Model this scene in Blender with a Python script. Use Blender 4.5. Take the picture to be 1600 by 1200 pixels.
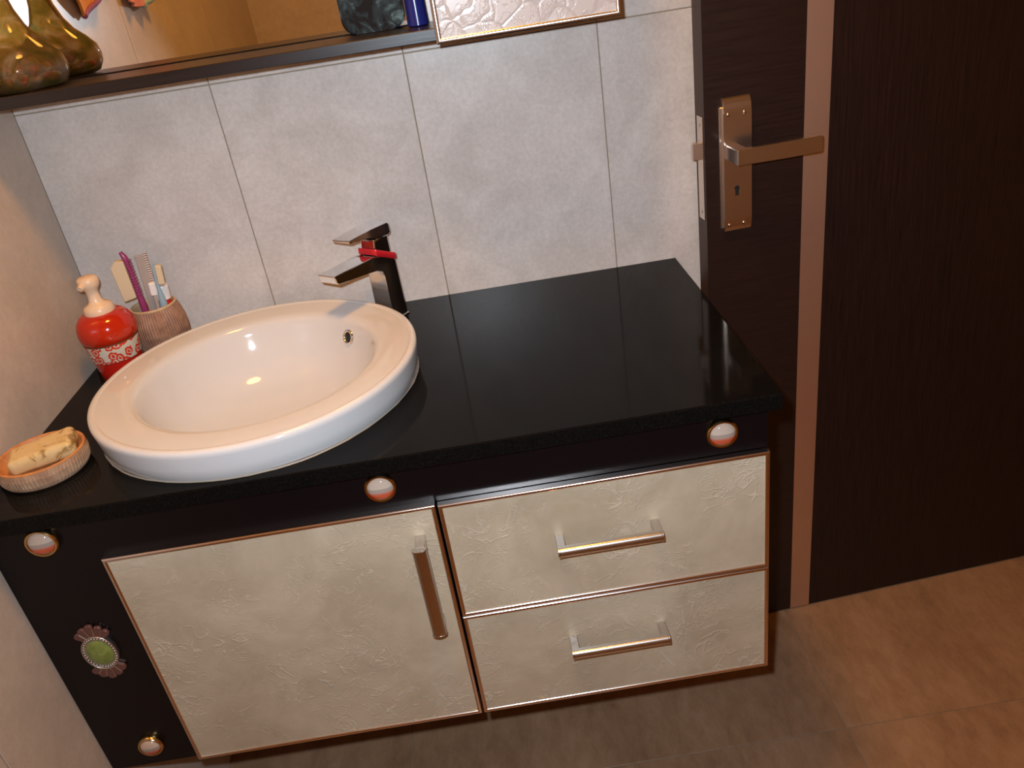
import bpy, bmesh, math, random
from mathutils import Vector, Matrix
random.seed(7)
for o in list(bpy.data.objects):
    bpy.data.objects.remove(o)
scene = bpy.context.scene
COL = scene.collection
PI = math.pi

# ------------------------------------------------------------------ camera
R0 = Vector((0.9868627, -0.0812019, -0.1396717))      # camera right
R1 = Vector((-0.1614514, -0.4638341, -0.8710863))     # camera down
R2 = Vector((0.0059494, 0.8821928, -0.4708508))       # camera forward
CAM = Vector((0.6753736, -1.3461847, 0.5214764))
cd = bpy.data.cameras.new('camera')
cd.sensor_width = 36.0
cd.lens = 1273.2518 / 1600 * 36.0
cd.clip_start = 0.02
cam = bpy.data.objects.new('camera', cd)
COL.objects.link(cam)
m = Matrix((R0, -R1, -R2)).transposed().to_4x4()
m.translation = CAM
cam.matrix_world = m
scene.camera = cam

# ------------------------------------------------------------------ world, flash, exposure
world = bpy.data.worlds.new('world')
scene.world = world
world.use_nodes = True
world.node_tree.nodes['Background'].inputs[0].default_value = (0.9, 0.6, 0.35, 1)
world.node_tree.nodes['Background'].inputs[1].default_value = 0.02

fl = bpy.data.lights.new('camera_flash', 'SPOT')      # the camera's own flash, up and left of its lens
fl.energy = 52
fl.spot_size = math.radians(119)
fl.spot_blend = 1.0
fl.color = (0.73, 0.86, 0.98)
fl.shadow_soft_size = 0.011
fo = bpy.data.objects.new('camera_flash', fl)
fo.matrix_world = m
fo.location = CAM - R0 * 0.036 - R1 * 0.042 + R2 * 0.01
COL.objects.link(fo)
LAMP_POS = (0.62, -0.62, 1.52)
LAMP_STRENGTH = 78.0
LAMP_COLOR = (1.0, 0.457, 0.07)

scene.view_settings.view_transform = 'Standard'
scene.view_settings.look = 'None'
scene.view_settings.exposure = 0.0
scene.view_settings.gamma = 1.0
scene.view_settings.use_curve_mapping = False

FLOOR = -0.84
CEIL = 1.56
ZT = 0.3984           # horizontal tile joint on the back wall


# ================================================================== materials
def new_mat(name):
    mt = bpy.data.materials.new(name)
    mt.use_nodes = True
    nt = mt.node_tree
    return mt, nt, nt.nodes['Principled BSDF']


def simple(name, col, rough=0.5, metal=0.0, spec=None, **kw):
    mt, nt, b = new_mat(name)
    b.inputs['Base Color'].default_value = (*col, 1)
    b.inputs['Roughness'].default_value = rough
    b.inputs['Metallic'].default_value = metal
    if spec is not None:
        b.inputs['Specular IOR Level'].default_value = spec
    for k, v in kw.items():
        b.inputs[k.replace('_', ' ')].default_value = v
    return mt


def nd(nt, t, **kw):
    n = nt.nodes.new(t)
    for k, v in kw.items():
        setattr(n, k, v)
    return n


def ramp(nt, stops):
    r = nt.nodes.new('ShaderNodeValToRGB')
    e = r.color_ramp.elements
    while len(e) < len(stops):
        e.new(0.5)
    for i, (p, c) in enumerate(stops):
        e[i].position = p
        e[i].color = (*c, 1) if len(c) == 3 else c
    return r


def coords(nt, scale=(1, 1, 1), kind='Object', rnd=False):
    tc = nd(nt, 'ShaderNodeTexCoord')
    mp = nd(nt, 'ShaderNodeMapping')
    mp.inputs['Scale'].default_value = scale
    nt.links.new(tc.outputs[kind], mp.inputs['Vector'])
    if rnd:
        oi = nd(nt, 'ShaderNodeObjectInfo')
        mu = nd(nt, 'ShaderNodeVectorMath', operation='SCALE')
        mu.inputs[0].default_value = (37, 51, 29)
        nt.links.new(oi.outputs['Random'], mu.inputs['Scale'])
        nt.links.new(mu.outputs[0], mp.inputs['Location'])
    return mp.outputs[0]


def noise(nt, vec, scale, detail=4, rough=0.6, dist=0.0):
    n = nd(nt, 'ShaderNodeTexNoise')
    n.inputs['Scale'].default_value = scale
    n.inputs['Detail'].default_value = detail
    n.inputs['Roughness'].default_value = rough
    n.inputs['Distortion'].default_value = dist
    nt.links.new(vec, n.inputs['Vector'])
    return n


def bump(nt, b, height, strength, dist):
    bp = nd(nt, 'ShaderNodeBump')
    bp.inputs['Strength'].default_value = strength
    bp.inputs['Distance'].default_value = dist
    nt.links.new(height, bp.inputs['Height'])
    nt.links.new(bp.outputs[0], b.inputs['Normal'])


def math_n(nt, op, a, b=None):
    n = nd(nt, 'ShaderNodeMath', operation=op)
    for i, v in enumerate((a, b)):
        if v is None:
            continue
        if isinstance(v, (int, float)):
            n.inputs[i].default_value = v
        else:
            nt.links.new(v, n.inputs[i])
    return n.outputs[0]


def mix_col(nt, fac, a, b):
    n = nd(nt, 'ShaderNodeMix', data_type='RGBA')
    for sock, v in ((n.inputs[0], fac), (n.inputs[6], a), (n.inputs[7], b)):
        if isinstance(v, (tuple, list)):
            sock.default_value = (*v, 1) if len(v) == 3 else v
        elif isinstance(v, (int, float)):
            sock.default_value = v
        else:
            nt.links.new(v, sock)
    return n.outputs[2]


def mottled_tile(name, lo, mid, hi, s1, s2, rough, vscale=(1, 1, 1)):
    mt, nt, b = new_mat(name)
    v = coords(nt, vscale, rnd=True)
    a = noise(nt, v, s1, 5, 0.6, 0.5)
    c = noise(nt, v, s2, 6, 0.75, 0.2)
    h = math_n(nt, 'ADD', math_n(nt, 'MULTIPLY', a.outputs['Fac'], 0.5), math_n(nt, 'MULTIPLY', c.outputs['Fac'], 0.5))
    r = ramp(nt, [(0.34, lo), (0.5, mid), (0.64, hi)])
    nt.links.new(h, r.inputs[0])
    nt.links.new(r.outputs[0], b.inputs['Base Color'])
    b.inputs['Roughness'].default_value = rough
    bump(nt, b, c.outputs['Fac'], 0.05, 0.0006)
    return mt


M = {}
M['wall_tile'] = mottled_tile('wall_tile', (0.515, 0.455, 0.41), (0.62, 0.55, 0.50), (0.715, 0.645, 0.595), 11, 150, 0.30)
M['left_tile'] = mottled_tile('left_tile', (0.45, 0.365, 0.295), (0.52, 0.42, 0.34), (0.58, 0.475, 0.39), 7, 70, 0.32)
M['floor_tile'] = mottled_tile('floor_tile', (0.235, 0.13, 0.072), (0.335, 0.195, 0.108), (0.41, 0.25, 0.148), 6, 42, 0.38, (1, 0.45, 1))
M['grout'] = simple('grout', (0.33, 0.25, 0.17), 0.9)
M['plaster'] = simple('plaster', (0.72, 0.66, 0.58), 0.8)


def wood(name, c0, c1, vscale, rough, spec):
    mt, nt, b = new_mat(name)
    v = coords(nt, vscale)
    a = noise(nt, v, 1.0, 6, 0.7, 0.3)
    r = ramp(nt, [(0.35, c0), (0.68, c1)])
    nt.links.new(a.outputs['Fac'], r.inputs[0])
    nt.links.new(r.outputs[0], b.inputs['Base Color'])
    b.inputs['Roughness'].default_value = rough
    b.inputs['Specular IOR Level'].default_value = spec
    bump(nt, b, a.outputs['Fac'], 0.12, 0.0006)
    return mt


M['wenge_v'] = wood('wenge_v', (0.009, 0.004, 0.0035), (0.026, 0.011, 0.009), (260, 260, 9), 0.42, 0.35)
M['wenge_h'] = wood('wenge_h', (0.013, 0.0058, 0.0048), (0.026, 0.0115, 0.009), (9, 260, 260), 0.40, 0.40)
M['wenge_edge'] = wood('wenge_edge', (0.04, 0.022, 0.02), (0.065, 0.036, 0.03), (260, 260, 9), 0.45, 0.3)
M['shelf_wood'] = wood('shelf_wood', (0.008, 0.005, 0.005), (0.018, 0.011, 0.010), (9, 260, 260), 0.32, 0.5)


def granite():
    mt, nt, b = new_mat('black_granite')
    v = coords(nt)
    a = noise(nt, v, 420, 3, 0.6)
    r = ramp(nt, [(0.45, (0.0035, 0.0032, 0.003)), (0.72, (0.0075, 0.007, 0.0065))])
    nt.links.new(a.outputs['Fac'], r.inputs[0])
    nt.links.new(r.outputs[0], b.inputs['Base Color'])
    c = noise(nt, v, 7, 4, 0.6)
    b.inputs['Specular IOR Level'].default_value = 0.10
    rr = ramp(nt, [(0.3, (0.065,) * 3), (0.75, (0.085,) * 3)])
    nt.links.new(c.outputs['Fac'], rr.inputs[0])
    nt.links.new(rr.outputs[0], b.inputs['Roughness'])
    return mt


M['granite'] = granite()
M['black_gloss'] = simple('black_gloss', (0.004, 0.0028, 0.0034), 0.30, spec=0.28)


def crinkle(name, base, vein, scale, dark):
    """Cream embossed sheet with sparse wandering creases."""
    mt, nt, b = new_mat(name)
    v = coords(nt, rnd=True)
    n1 = noise(nt, v, scale, 2.5, 0.55, 2.2)
    ridge = math_n(nt, 'ABSOLUTE', math_n(nt, 'SUBTRACT', n1.outputs['Fac'], 0.5))
    r1 = ramp(nt, [(0.0, (1, 1, 1)), (0.018, (0, 0, 0))])
    nt.links.new(ridge, r1.inputs[0])
    n2 = noise(nt, v, scale * 1.7, 2, 0.5, 1.6)
    ridge2 = math_n(nt, 'ABSOLUTE', math_n(nt, 'SUBTRACT', n2.outputs['Fac'], 0.52))
    r2 = ramp(nt, [(0.0, (1, 1, 1)), (0.014, (0, 0, 0))])
    nt.links.new(ridge2, r2.inputs[0])
    veins = math_n(nt, 'MAXIMUM', r1.outputs[0], r2.outputs[0])
    msk = noise(nt, v, 9, 3, 0.6)
    mr = ramp(nt, [(0.40, (0, 0, 0)), (0.58, (1, 1, 1))])
    nt.links.new(msk.outputs['Fac'], mr.inputs[0])
    veins = math_n(nt, 'MULTIPLY', veins, mr.outputs[0])
    cl = noise(nt, v, 8, 5, 0.65, 0.4)
    cr = ramp(nt, [(0.35, dark), (0.62, base)])
    nt.links.new(cl.outputs['Fac'], cr.inputs[0])
    col = mix_col(nt, math_n(nt, 'MULTIPLY', veins, 0.35), cr.outputs[0], vein)
    nt.links.new(col, b.inputs['Base Color'])
    b.inputs['Roughness'].default_value = 0.36
    b.inputs['Specular IOR Level'].default_value = 0.4
    bump(nt, b, veins, 0.5, 0.0012)
    return mt


M['cream'] = crinkle('cream_crinkle', (0.53, 0.435, 0.31), (0.68, 0.60, 0.48), 13, (0.42, 0.335, 0.23))


def pebbled():
    mt, nt, b = new_mat('pebbled_cream')
    v = coords(nt)
    wn = noise(nt, v, 22, 2, 0.5)
    ad = nd(nt, 'ShaderNodeVectorMath', operation='MULTIPLY_ADD')
    ad.inputs[1].default_value = (0.03, 0.03, 0.03)
    nt.links.new(wn.outputs['Color'], ad.inputs[0])
    nt.links.new(v, ad.inputs[2])
    vo = nd(nt, 'ShaderNodeTexVoronoi', feature='DISTANCE_TO_EDGE')
    vo.inputs['Scale'].default_value = 30
    nt.links.new(ad.outputs[0], vo.inputs['Vector'])
    r = ramp(nt, [(0.0, (0, 0, 0)), (0.09, (1, 1, 1))])
    nt.links.new(vo.outputs['Distance'], r.inputs[0])
    f2 = noise(nt, v, 30, 3, 0.6, 2.0)
    rg = math_n(nt, 'ABSOLUTE', math_n(nt, 'SUBTRACT', f2.outputs['Fac'], 0.5))
    r2 = ramp(nt, [(0.0, (0, 0, 0)), (0.03, (1, 1, 1))])
    nt.links.new(rg, r2.inputs[0])
    h = math_n(nt, 'MULTIPLY', r.outputs[0], math_n(nt, 'ADD', math_n(nt, 'MULTIPLY', r2.outputs[0], 0.5), 0.5))
    col = mix_col(nt, h, (0.44, 0.41, 0.405), (0.50, 0.475, 0.475))
    nt.links.new(col, b.inputs['Base Color'])
    b.inputs['Roughness'].default_value = 0.3
    bump(nt, b, h, 0.3, 0.0014)
    return mt


M['pebbled'] = pebbled()
M['chrome_satin'] = simple('chrome_satin', (0.86, 0.82, 0.80), 0.20, 1.0)
M['chrome'] = simple('chrome', (0.80, 0.78, 0.77), 0.07, 1.0)
M['chrome_worn'] = simple('chrome_worn', (0.68, 0.65, 0.63), 0.16, 1.0)
M['frame_metal'] = simple('frame_metal', (0.78, 0.69, 0.65), 0.20, 1.0)
M['nickel'] = simple('nickel', (0.62, 0.58, 0.55), 0.26, 1.0)
M['steel_strip'] = simple('steel_strip', (0.80, 0.62, 0.53), 0.46, 1.0)
M['lock_metal'] = simple('lock_metal', (0.76, 0.67, 0.60), 0.27, 1.0)
M['brass'] = simple('brass', (0.72, 0.50, 0.22), 0.18, 1.0)
M['pewter'] = simple('pewter', (0.58, 0.53, 0.48), 0.38, 1.0)
M['ceramic'] = simple('white_ceramic', (0.605, 0.595, 0.59), 0.07, spec=0.5)
M['dark_hole'] = simple('dark_hole', (0.006, 0.006, 0.006), 0.6)
M['sealant'] = simple('sealant', (0.34, 0.28, 0.22), 0.5)
M['mirror'] = simple('mirror_glass', (0.88, 0.88, 0.86), 0.015, 1.0)
M['red_band'] = simple('red_rubber', (0.55, 0.012, 0.02), 0.35)
M['orange_glaze'] = simple('orange_glaze', (0.44, 0.020, 0.005), 0.10, spec=0.6)
M['red_glaze'] = simple('red_glaze', (0.46, 0.014, 0.007), 0.14, spec=0.6)
M['groove'] = simple('groove_brown', (0.14, 0.04, 0.012), 0.5)
M['pump_plastic'] = simple('pump_plastic', (0.70, 0.52, 0.36), 0.35)
M['purple'] = simple('purple_plastic', (0.34, 0.05, 0.17), 0.22, Transmission_Weight=0.25)
M['pale_blue'] = simple('pale_blue_plastic', (0.32, 0.46, 0.55), 0.25, Transmission_Weight=0.2)
M['bristle'] = simple('cream_bristles', (0.60, 0.49, 0.33), 0.8)
M['pale_bristle'] = simple('pale_bristles', (0.62, 0.52, 0.46), 0.8)
M['white_plastic'] = simple('white_plastic', (0.78, 0.74, 0.72), 0.3)
M['clear'] = simple('clear_plastic', (0.66, 0.56, 0.50), 0.25, Transmission_Weight=0.45)
M['red_plastic'] = simple('red_plastic', (0.55, 0.02, 0.012), 0.3)
M['green_stone'] = None
M['blue_bottle'] = simple('blue_bottle', (0.012, 0.018, 0.16), 0.16, spec=0.6)
M['label_grey'] = simple('label_grey', (0.36, 0.40, 0.44), 0.4)


def ribbed(name, hi, lo):
    mt, nt, b = new_mat(name)
    v = coords(nt)
    a = noise(nt, v, 60, 4, 0.7)
    r = ramp(nt, [(0.35, lo), (0.65, hi)])
    nt.links.new(a.outputs['Fac'], r.inputs[0])
    nt.links.new(r.outputs[0], b.inputs['Base Color'])
    b.inputs['Roughness'].default_value = 0.55
    return mt


M['wicker'] = ribbed('ribbed_brown', (0.36, 0.20, 0.125), (0.22, 0.11, 0.07))
M['wicker_rim'] = ribbed('ribbed_rim', (0.62, 0.44, 0.26), (0.46, 0.30, 0.16))
M['dish_side'] = ribbed('dish_side', (0.46, 0.29, 0.18), (0.31, 0.17, 0.10))
M['dish_inner'] = ribbed('dish_inner', (0.56, 0.24, 0.08), (0.42, 0.16, 0.05))


def soap_mat():
    mt, nt, b = new_mat('soap')
    v = coords(nt)
    a = noise(nt, v, 38, 3, 0.6, 1.5)
    r = ramp(nt, [(0.40, (0.62, 0.47, 0.24)), (0.54, (0.58, 0.42, 0.19)), (0.62, (0.30, 0.18, 0.06))])
    nt.links.new(a.outputs['Fac'], r.inputs[0])
    nt.links.new(r.outputs[0], b.inputs['Base Color'])
    b.inputs['Roughness'].default_value = 0.4
    b.inputs['Subsurface Weight'].default_value = 0.15
    b.inputs['Subsurface Radius'].default_value = (0.01, 0.006, 0.003)
    return mt


M['soap'] = soap_mat()


def floral():
    """Cream band printed with red scrolling leaves and flowers."""
    mt, nt, b = new_mat('floral_band')
    tc = nd(nt, 'ShaderNodeTexCoord')
    sp = nd(nt, 'ShaderNodeSeparateXYZ')
    nt.links.new(tc.outputs['Object'], sp.inputs[0])
    ang = math_n(nt, 'ARCTAN2', sp.outputs[1], sp.outputs[0])
    cb = nd(nt, 'ShaderNodeCombineXYZ')
    nt.links.new(math_n(nt, 'MULTIPLY', ang, 0.042), cb.inputs[0])
    nt.links.new(sp.outputs[2], cb.inputs[1])
    wn = noise(nt, cb.outputs[0], 160, 2, 0.5)
    ad = nd(nt, 'ShaderNodeVectorMath', operation='MULTIPLY_ADD')
    ad.inputs[1].default_value = (0.007, 0.007, 0)
    nt.links.new(wn.outputs['Color'], ad.inputs[0])
    nt.links.new(cb.outputs[0], ad.inputs[2])
    vo = nd(nt, 'ShaderNodeTexVoronoi', feature='F1', voronoi_dimensions='2D')
    vo.inputs['Scale'].default_value = 66
    nt.links.new(ad.outputs[0], vo.inputs['Vector'])
    # rings inside each blossom
    s = math_n(nt, 'SINE', math_n(nt, 'MULTIPLY', vo.outputs['Distance'], 20.0))
    inside = math_n(nt, 'LESS_THAN', vo.outputs['Distance'], 0.50)
    line = math_n(nt, 'GREATER_THAN', s, -0.6)
    fac = math_n(nt, 'MULTIPLY', inside, line)
    col = mix_col(nt, fac, (0.60, 0.54, 0.42), (0.62, 0.05, 0.025))
    nt.links.new(col, b.inputs['Base Color'])
    b.inputs['Roughness'].default_value = 0.25
    return mt


M['floral'] = floral()


def knob_stone():
    """Striped stone: cream above, grey beige in the middle, coral below."""
    mt, nt, b = new_mat('striped_stone')
    tc = nd(nt, 'ShaderNodeTexCoord')
    sp = nd(nt, 'ShaderNodeSeparateXYZ')
    nt.links.new(tc.outputs['Object'], sp.inputs[0])
    z = math_n(nt, 'ADD', math_n(nt, 'MULTIPLY', sp.outputs[2], 28.0), 0.5)
    r = ramp(nt, [(0.12, (0.42, 0.33, 0.27)), (0.17, (0.60, 0.09, 0.035)), (0.34, (0.55, 0.10, 0.045)), (0.46, (0.36, 0.28, 0.23)), (0.56, (0.32, 0.26, 0.22)), (0.60, (0.50, 0.40, 0.32)), (0.9, (0.44, 0.32, 0.25))])
    nt.links.new(z, r.inputs[0])
    nt.links.new(r.outputs[0], b.inputs['Base Color'])
    b.inputs['Roughness'].default_value = 0.06
    return mt


M['stone'] = knob_stone()


def green_stone():
    mt, nt, b = new_mat('green_stone')
    v = coords(nt)
    a = noise(nt, v, 90, 3, 0.6, 0.5)
    r = ramp(nt, [(0.3, (0.13, 0.17, 0.035)), (0.7, (0.24, 0.28, 0.07))])
    nt.links.new(a.outputs['Fac'], r.inputs[0])
    nt.links.new(r.outputs[0], b.inputs['Base Color'])
    b.inputs['Roughness'].default_value = 0.12
    return mt


M['green_stone'] = green_stone()
M['petal_glass'] = simple('petal_enamel', (0.17, 0.075, 0.06), 0.2, 0.4)


def vase_glass():
    mt, nt, b = new_mat('olive_glass')
    v = coords(nt)
    a = noise(nt, v, 26, 3, 0.55, 1.2)
    r = ramp(nt, [(0.35, (0.26, 0.25, 0.07)), (0.5, (0.46, 0.30, 0.10)), (0.66, (0.62, 0.52, 0.42))])
    nt.links.new(a.outputs['Fac'], r.inputs[0])
    nt.links.new(r.outputs[0], b.inputs['Base Color'])
    b.inputs['Roughness'].default_value = 0.05
    b.inputs['Transmission Weight'].default_value = 0.88
    b.inputs['IOR'].default_value = 1.25
    return mt


M['vase_glass'] = vase_glass()


def clouded():
    mt, nt, b = new_mat('clouded_teal')
    v = coords(nt)
    a = noise(nt, v, 32, 5, 0.65, 0.8)
    r = ramp(nt, [(0.42, (0.007, 0.005, 0.005)), (0.54, (0.022, 0.036, 0.044)), (0.72, (0.17, 0.29, 0.33))])
    nt.links.new(a.outputs['Fac'], r.inputs[0])
    nt.links.new(r.outputs[0], b.inputs['Base Color'])
    b.inputs['Roughness'].default_value = 0.65
    b.inputs['Specular IOR Level'].default_value = 0.15
    return mt


M['clouded'] = clouded()
M['towel_orange'] = simple('towel_orange', (0.60, 0.22, 0.03), 0.9)
M['towel_purple'] = simple('towel_purple', (0.28, 0.09, 0.20), 0.9)
M['towel_pink'] = simple('towel_pink', (0.62, 0.24, 0.20), 0.9)
M['towel_teal'] = simple('towel_teal', (0.28, 0.40, 0.36), 0.9)
M['pebble_beige'] = simple('pebble_beige', (0.46, 0.39, 0.30), 0.5)
M['pebble_red'] = simple('pebble_red', (0.60, 0.10, 0.05), 0.4)
M['pebble_white'] = simple('pebble_white', (0.64, 0.52, 0.50), 0.4)
M['pebble_green'] = simple('pebble_green', (0.34, 0.44, 0.34), 0.4)
lampm, nt, b = new_mat('lamp_diffuser')
b.inputs['Base Color'].default_value = (0.9, 0.8, 0.6, 1)
b.inputs['Emission Color'].default_value = (*LAMP_COLOR, 1)
b.inputs['Emission Strength'].default_value = LAMP_STRENGTH
M['lamp'] = lampm


# ================================================================== mesh helpers
def link(name, me, mat, parent=None, loc=None, smooth=False):
    o = bpy.data.objects.new(name, me)
    COL.objects.link(o)
    if mat is not None and not me.materials:
        me.materials.append(M[mat] if isinstance(mat, str) else mat)
    if parent is not None:
        o.parent = parent
    if loc is not None:
        o.location = loc
    return o


def finish(bm, smooth=None):
    """bmesh -> mesh; smooth = angle in degrees for smooth shading."""
    bmesh.ops.recalc_face_normals(bm, faces=bm.faces)
    if smooth is not None:
        for f in bm.faces:
            f.smooth = True
        lim = math.radians(smooth)
        for e in bm.edges:
            if len(e.link_faces) == 2:
                an = e.calc_face_angle(0)
                a0, a1 = sorted(f.calc_area() for f in e.link_faces)
                if an > lim or (an > 0.2 and a1 > 6 * a0 and a1 > 2e-5):
                    e.smooth = False
    me = bpy.data.meshes.new('mesh')
    bm.to_mesh(me)
    bm.free()
    return me


def box_bm(x0, x1, y0, y1, z0, z1, bev=0.0, seg=2, bm=None):
    bm = bm or bmesh.new()
    vs = [bm.verts.new((x, y, z)) for x in (x0, x1) for y in (y0, y1) for z in (z0, z1)]
    fs = []
    for idx in ((0, 1, 3, 2), (4, 6, 7, 5), (0, 4, 5, 1), (2, 3, 7, 6), (0, 2, 6, 4), (1, 5, 7, 3)):
        fs.append(bm.faces.new([vs[i] for i in idx]))
    if bev > 0:
        es = list({e for f in fs for e in f.edges})
        bmesh.ops.bevel(bm, geom=es, offset=bev, segments=seg, profile=0.5, affect='EDGES')
    return bm


def box(name, b6, mat, parent=None, bev=0.0, seg=2, smooth=None):
    return link(name, finish(box_bm(*b6, bev=bev, seg=seg), smooth if smooth is not None else (30 if bev else None)), mat, parent)


def lathe_bm(prof, seg=64, bm=None, ang0=0.0, rfun=None):
    """prof: list of (r, z); closed at r = 0 ends."""
    bm = bm or bmesh.new()
    rings = []
    for r, z in prof:
        if r < 1e-6:
            rings.append([bm.verts.new((0, 0, z))])
        else:
            ring = []
            for i in range(seg):
                a = ang0 + 2 * PI * i / seg
                rr = rfun(r, z, a, i) if rfun else r
                ring.append(bm.verts.new((rr * math.cos(a), rr * math.sin(a), z)))
            rings.append(ring)
    for a, b in zip(rings[:-1], rings[1:]):
        for i in range(seg):
            j = (i + 1) % seg
            if len(a) == 1 and len(b) == 1:
                break
            if len(a) == 1:
                bm.faces.new((a[0], b[i], b[j]))
            elif len(b) == 1:
                bm.faces.new((a[i], a[j], b[0]))
            else:
                bm.faces.new((a[i], a[j], b[j], b[i]))
    return bm


def prism_bm(poly, t0, t1, axis='y', bev=0.0, seg=2, bm=None):
    """extrude a 2D polygon. axis = extrusion axis; poly given in the other two (x,z)/(y,z)/(x,y)."""
    bm = bm or bmesh.new()

    def mk(p, t):
        if axis == 'y':
            return (p[0], t, p[1])
        if axis == 'x':
            return (t, p[0], p[1])
        return (p[0], p[1], t)
    a = [bm.verts.new(mk(p, t0)) for p in poly]
    b = [bm.verts.new(mk(p, t1)) for p in poly]
    n = len(poly)
    fs = [bm.faces.new(a), bm.faces.new(list(reversed(b)))]
    for i in range(n):
        j = (i + 1) % n
        fs.append(bm.faces.new((a[i], b[i], b[j], a[j])))
    if bev > 0:
        es = list({e for f in fs for e in f.edges})
        bmesh.ops.bevel(bm, geom=es, offset=bev, segments=seg, profile=0.5, affect='EDGES')
    return bm


def tube_bm(path, rad, seg=12, bm=None, closed=False, ry=None):
    """tube along path; rad may be list. ry: optional second radius for flat sections."""
    bm = bm or bmesh.new()
    n = len(path)
    P = [Vector(p) for p in path]
    rings = []
    up = Vector((0.03, 0.12, 1)).normalized()
    for i in range(n):
        if closed:
            t = (P[(i + 1) % n] - P[i - 1]).normalized()
        else:
            t = (P[min(i + 1, n - 1)] - P[max(i - 1, 0)]).normalized()
        if abs(t.dot(up)) > 0.97:
            up = Vector((0.1, 1, 0.05)).normalized()
        s = t.cross(up).normalized()
        u = s.cross(t).normalized()
        r = rad[i] if isinstance(rad, (list, tuple)) else rad
        q = (ry[i] if isinstance(ry, (list, tuple)) else ry) if ry else r
        rings.append([bm.verts.new(P[i] + s * (r * math.cos(2 * PI * k / seg)) + u * (q * math.sin(2 * PI * k / seg))) for k in range(seg)])
    rng = range(n) if closed else range(n - 1)
    for i in rng:
        a, b = rings[i], rings[(i + 1) % n]
        for k in range(seg):
            l = (k + 1) % seg
            bm.faces.new((a[k], a[l], b[l], b[k]))
    if not closed:
        bm.faces.new(rings[0])
        bm.faces.new(list(reversed(rings[-1])))
    return bm


def sphere_bm(c, rx, ry, rz, u=16, v=10, bm=None):
    bm = bm or bmesh.new()
    r = bmesh.ops.create_uvsphere(bm, u_segments=u, v_segments=v, radius=1.0)
    for vv in r['verts']:
        vv.co = Vector((c[0] + vv.co.x * rx, c[1] + vv.co.y * ry, c[2] + vv.co.z * rz))
    return bm


def frame_bm(x0, x1, z0, z1, prof, bm=None):
    """mitred picture-frame sweep in the XZ plane. prof: list of (inset, y)."""
    bm = bm or bmesh.new()
    rings = []
    for ins, y in prof:
        rings.append([bm.verts.new(p) for p in ((x0 + ins, y, z0 + ins), (x1 - ins, y, z0 + ins), (x1 - ins, y, z1 - ins), (x0 + ins, y, z1 - ins))])
    for a, b in zip(rings[:-1], rings[1:]):
        for i in range(4):
            j = (i + 1) % 4
            bm.faces.new((a[i], a[j], b[j], b[i]))
    return bm


def empty(name, loc=(0, 0, 0), rz=0.0):
    o = bpy.data.objects.new(name, None)
    o.empty_display_size = 0.05
    COL.objects.link(o)
    o.location = loc
    o.rotation_euler = (0, 0, rz)
    return o


def tag(o, label, cat=None, group=None):
    o['label'] = label
    if cat:
        o['category'] = cat
    if group:
        o['group'] = group
    return o


def struct(o, label=None):
    o['kind'] = 'structure'
    if label:
        o['label'] = label
    return o


# ================================================================== the room
ROOM_Y = -1.87
ROOM_X = 2.35
DOOR_L = 1.075        # opening in the back wall
DOOR_R = 1.845

# back wall: grout bed with tiles set on it
def wall_piece(bm, *b):
    return box_bm(*b, bm=bm)


bm = bmesh.new()
wall_piece(bm, 0.0, DOOR_L, 0.0022, 0.12, FLOOR, CEIL)
wall_piece(bm, DOOR_R, ROOM_X, 0.0022, 0.12, FLOOR, CEIL)
wall_piece(bm, DOOR_L, DOOR_R, 0.0022, 0.12, FLOOR + 2.06, CEIL)
wb = struct(link('wall_back', finish(bm), 'grout'), 'beige tiled wall behind the washbasin')
G = 0.00075
tile_cache = {}


def add_tile(parent, x0, x1, z0, z1, y_front, y_back, mat, axis):
    """one bevelled tile; axis 'y' = faces -y, 'x' = faces +x, 'z' = faces up."""
    w, h = x1 - x0 - 2 * G, z1 - z0 - 2 * G
    if w < 0.004 or h < 0.004:
        return
    key = (round(w, 4), round(h, 4), axis, mat)
    if key not in tile_cache:
        t = 0.0022
        if axis == 'y':
            bm_ = box_bm(-w / 2, w / 2, 0, t, -h / 2, h / 2, 0.0007, 1)
        elif axis == 'x':
            bm_ = box_bm(-t, 0, -w / 2, w / 2, -h / 2, h / 2, 0.0007, 1)
        else:
            bm_ = box_bm(-w / 2, w / 2, -h / 2, h / 2, -t, 0, 0.0007, 1)
        me = finish(bm_)
        me.materials.append(M[mat])
        tile_cache[key] = me
    o = bpy.data.objects.new('tile', tile_cache[key])
    COL.objects.link(o)
    c, d = (x0 + x1) / 2, (z0 + z1) / 2
    o.location = (c, 0, d) if axis == 'y' else ((0, c, d) if axis == 'x' else (c, d, FLOOR))
    o.parent = parent


zr = [FLOOR, ZT - 1.2, ZT - 0.6, ZT, ZT + 0.6, CEIL]
for a, b in zip([-G, .3, .6, .9], [.3, .6, .9, DOOR_L]):
    for c, d in zip(zr[:-1], zr[1:]):
        add_tile(wb, a, b, c, d, 0, 0, 'wall_tile', 'y')
for a, b in ((DOOR_R, 2.1), (2.1, ROOM_X)):
    for c, d in zip(zr[:-1], zr[1:]):
        add_tile(wb, a, b, c, d, 0, 0, 'wall_tile', 'y')

wl = struct(box('wall_left', (-0.12, -0.0022, ROOM_Y, 0.12, FLOOR, CEIL), 'grout'), 'beige tiled side wall at the left end of the vanity')
for a, b in ((-0.636, 0.0), (-1.272, -0.636), (ROOM_Y, -1.272)):
    for c, d in ((FLOOR, 0.96), (0.96, CEIL)):
        add_tile(wl, a, b + (G if b == 0.0 else 0.0), c, d, 0, 0, 'left_tile', 'x')

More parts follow.
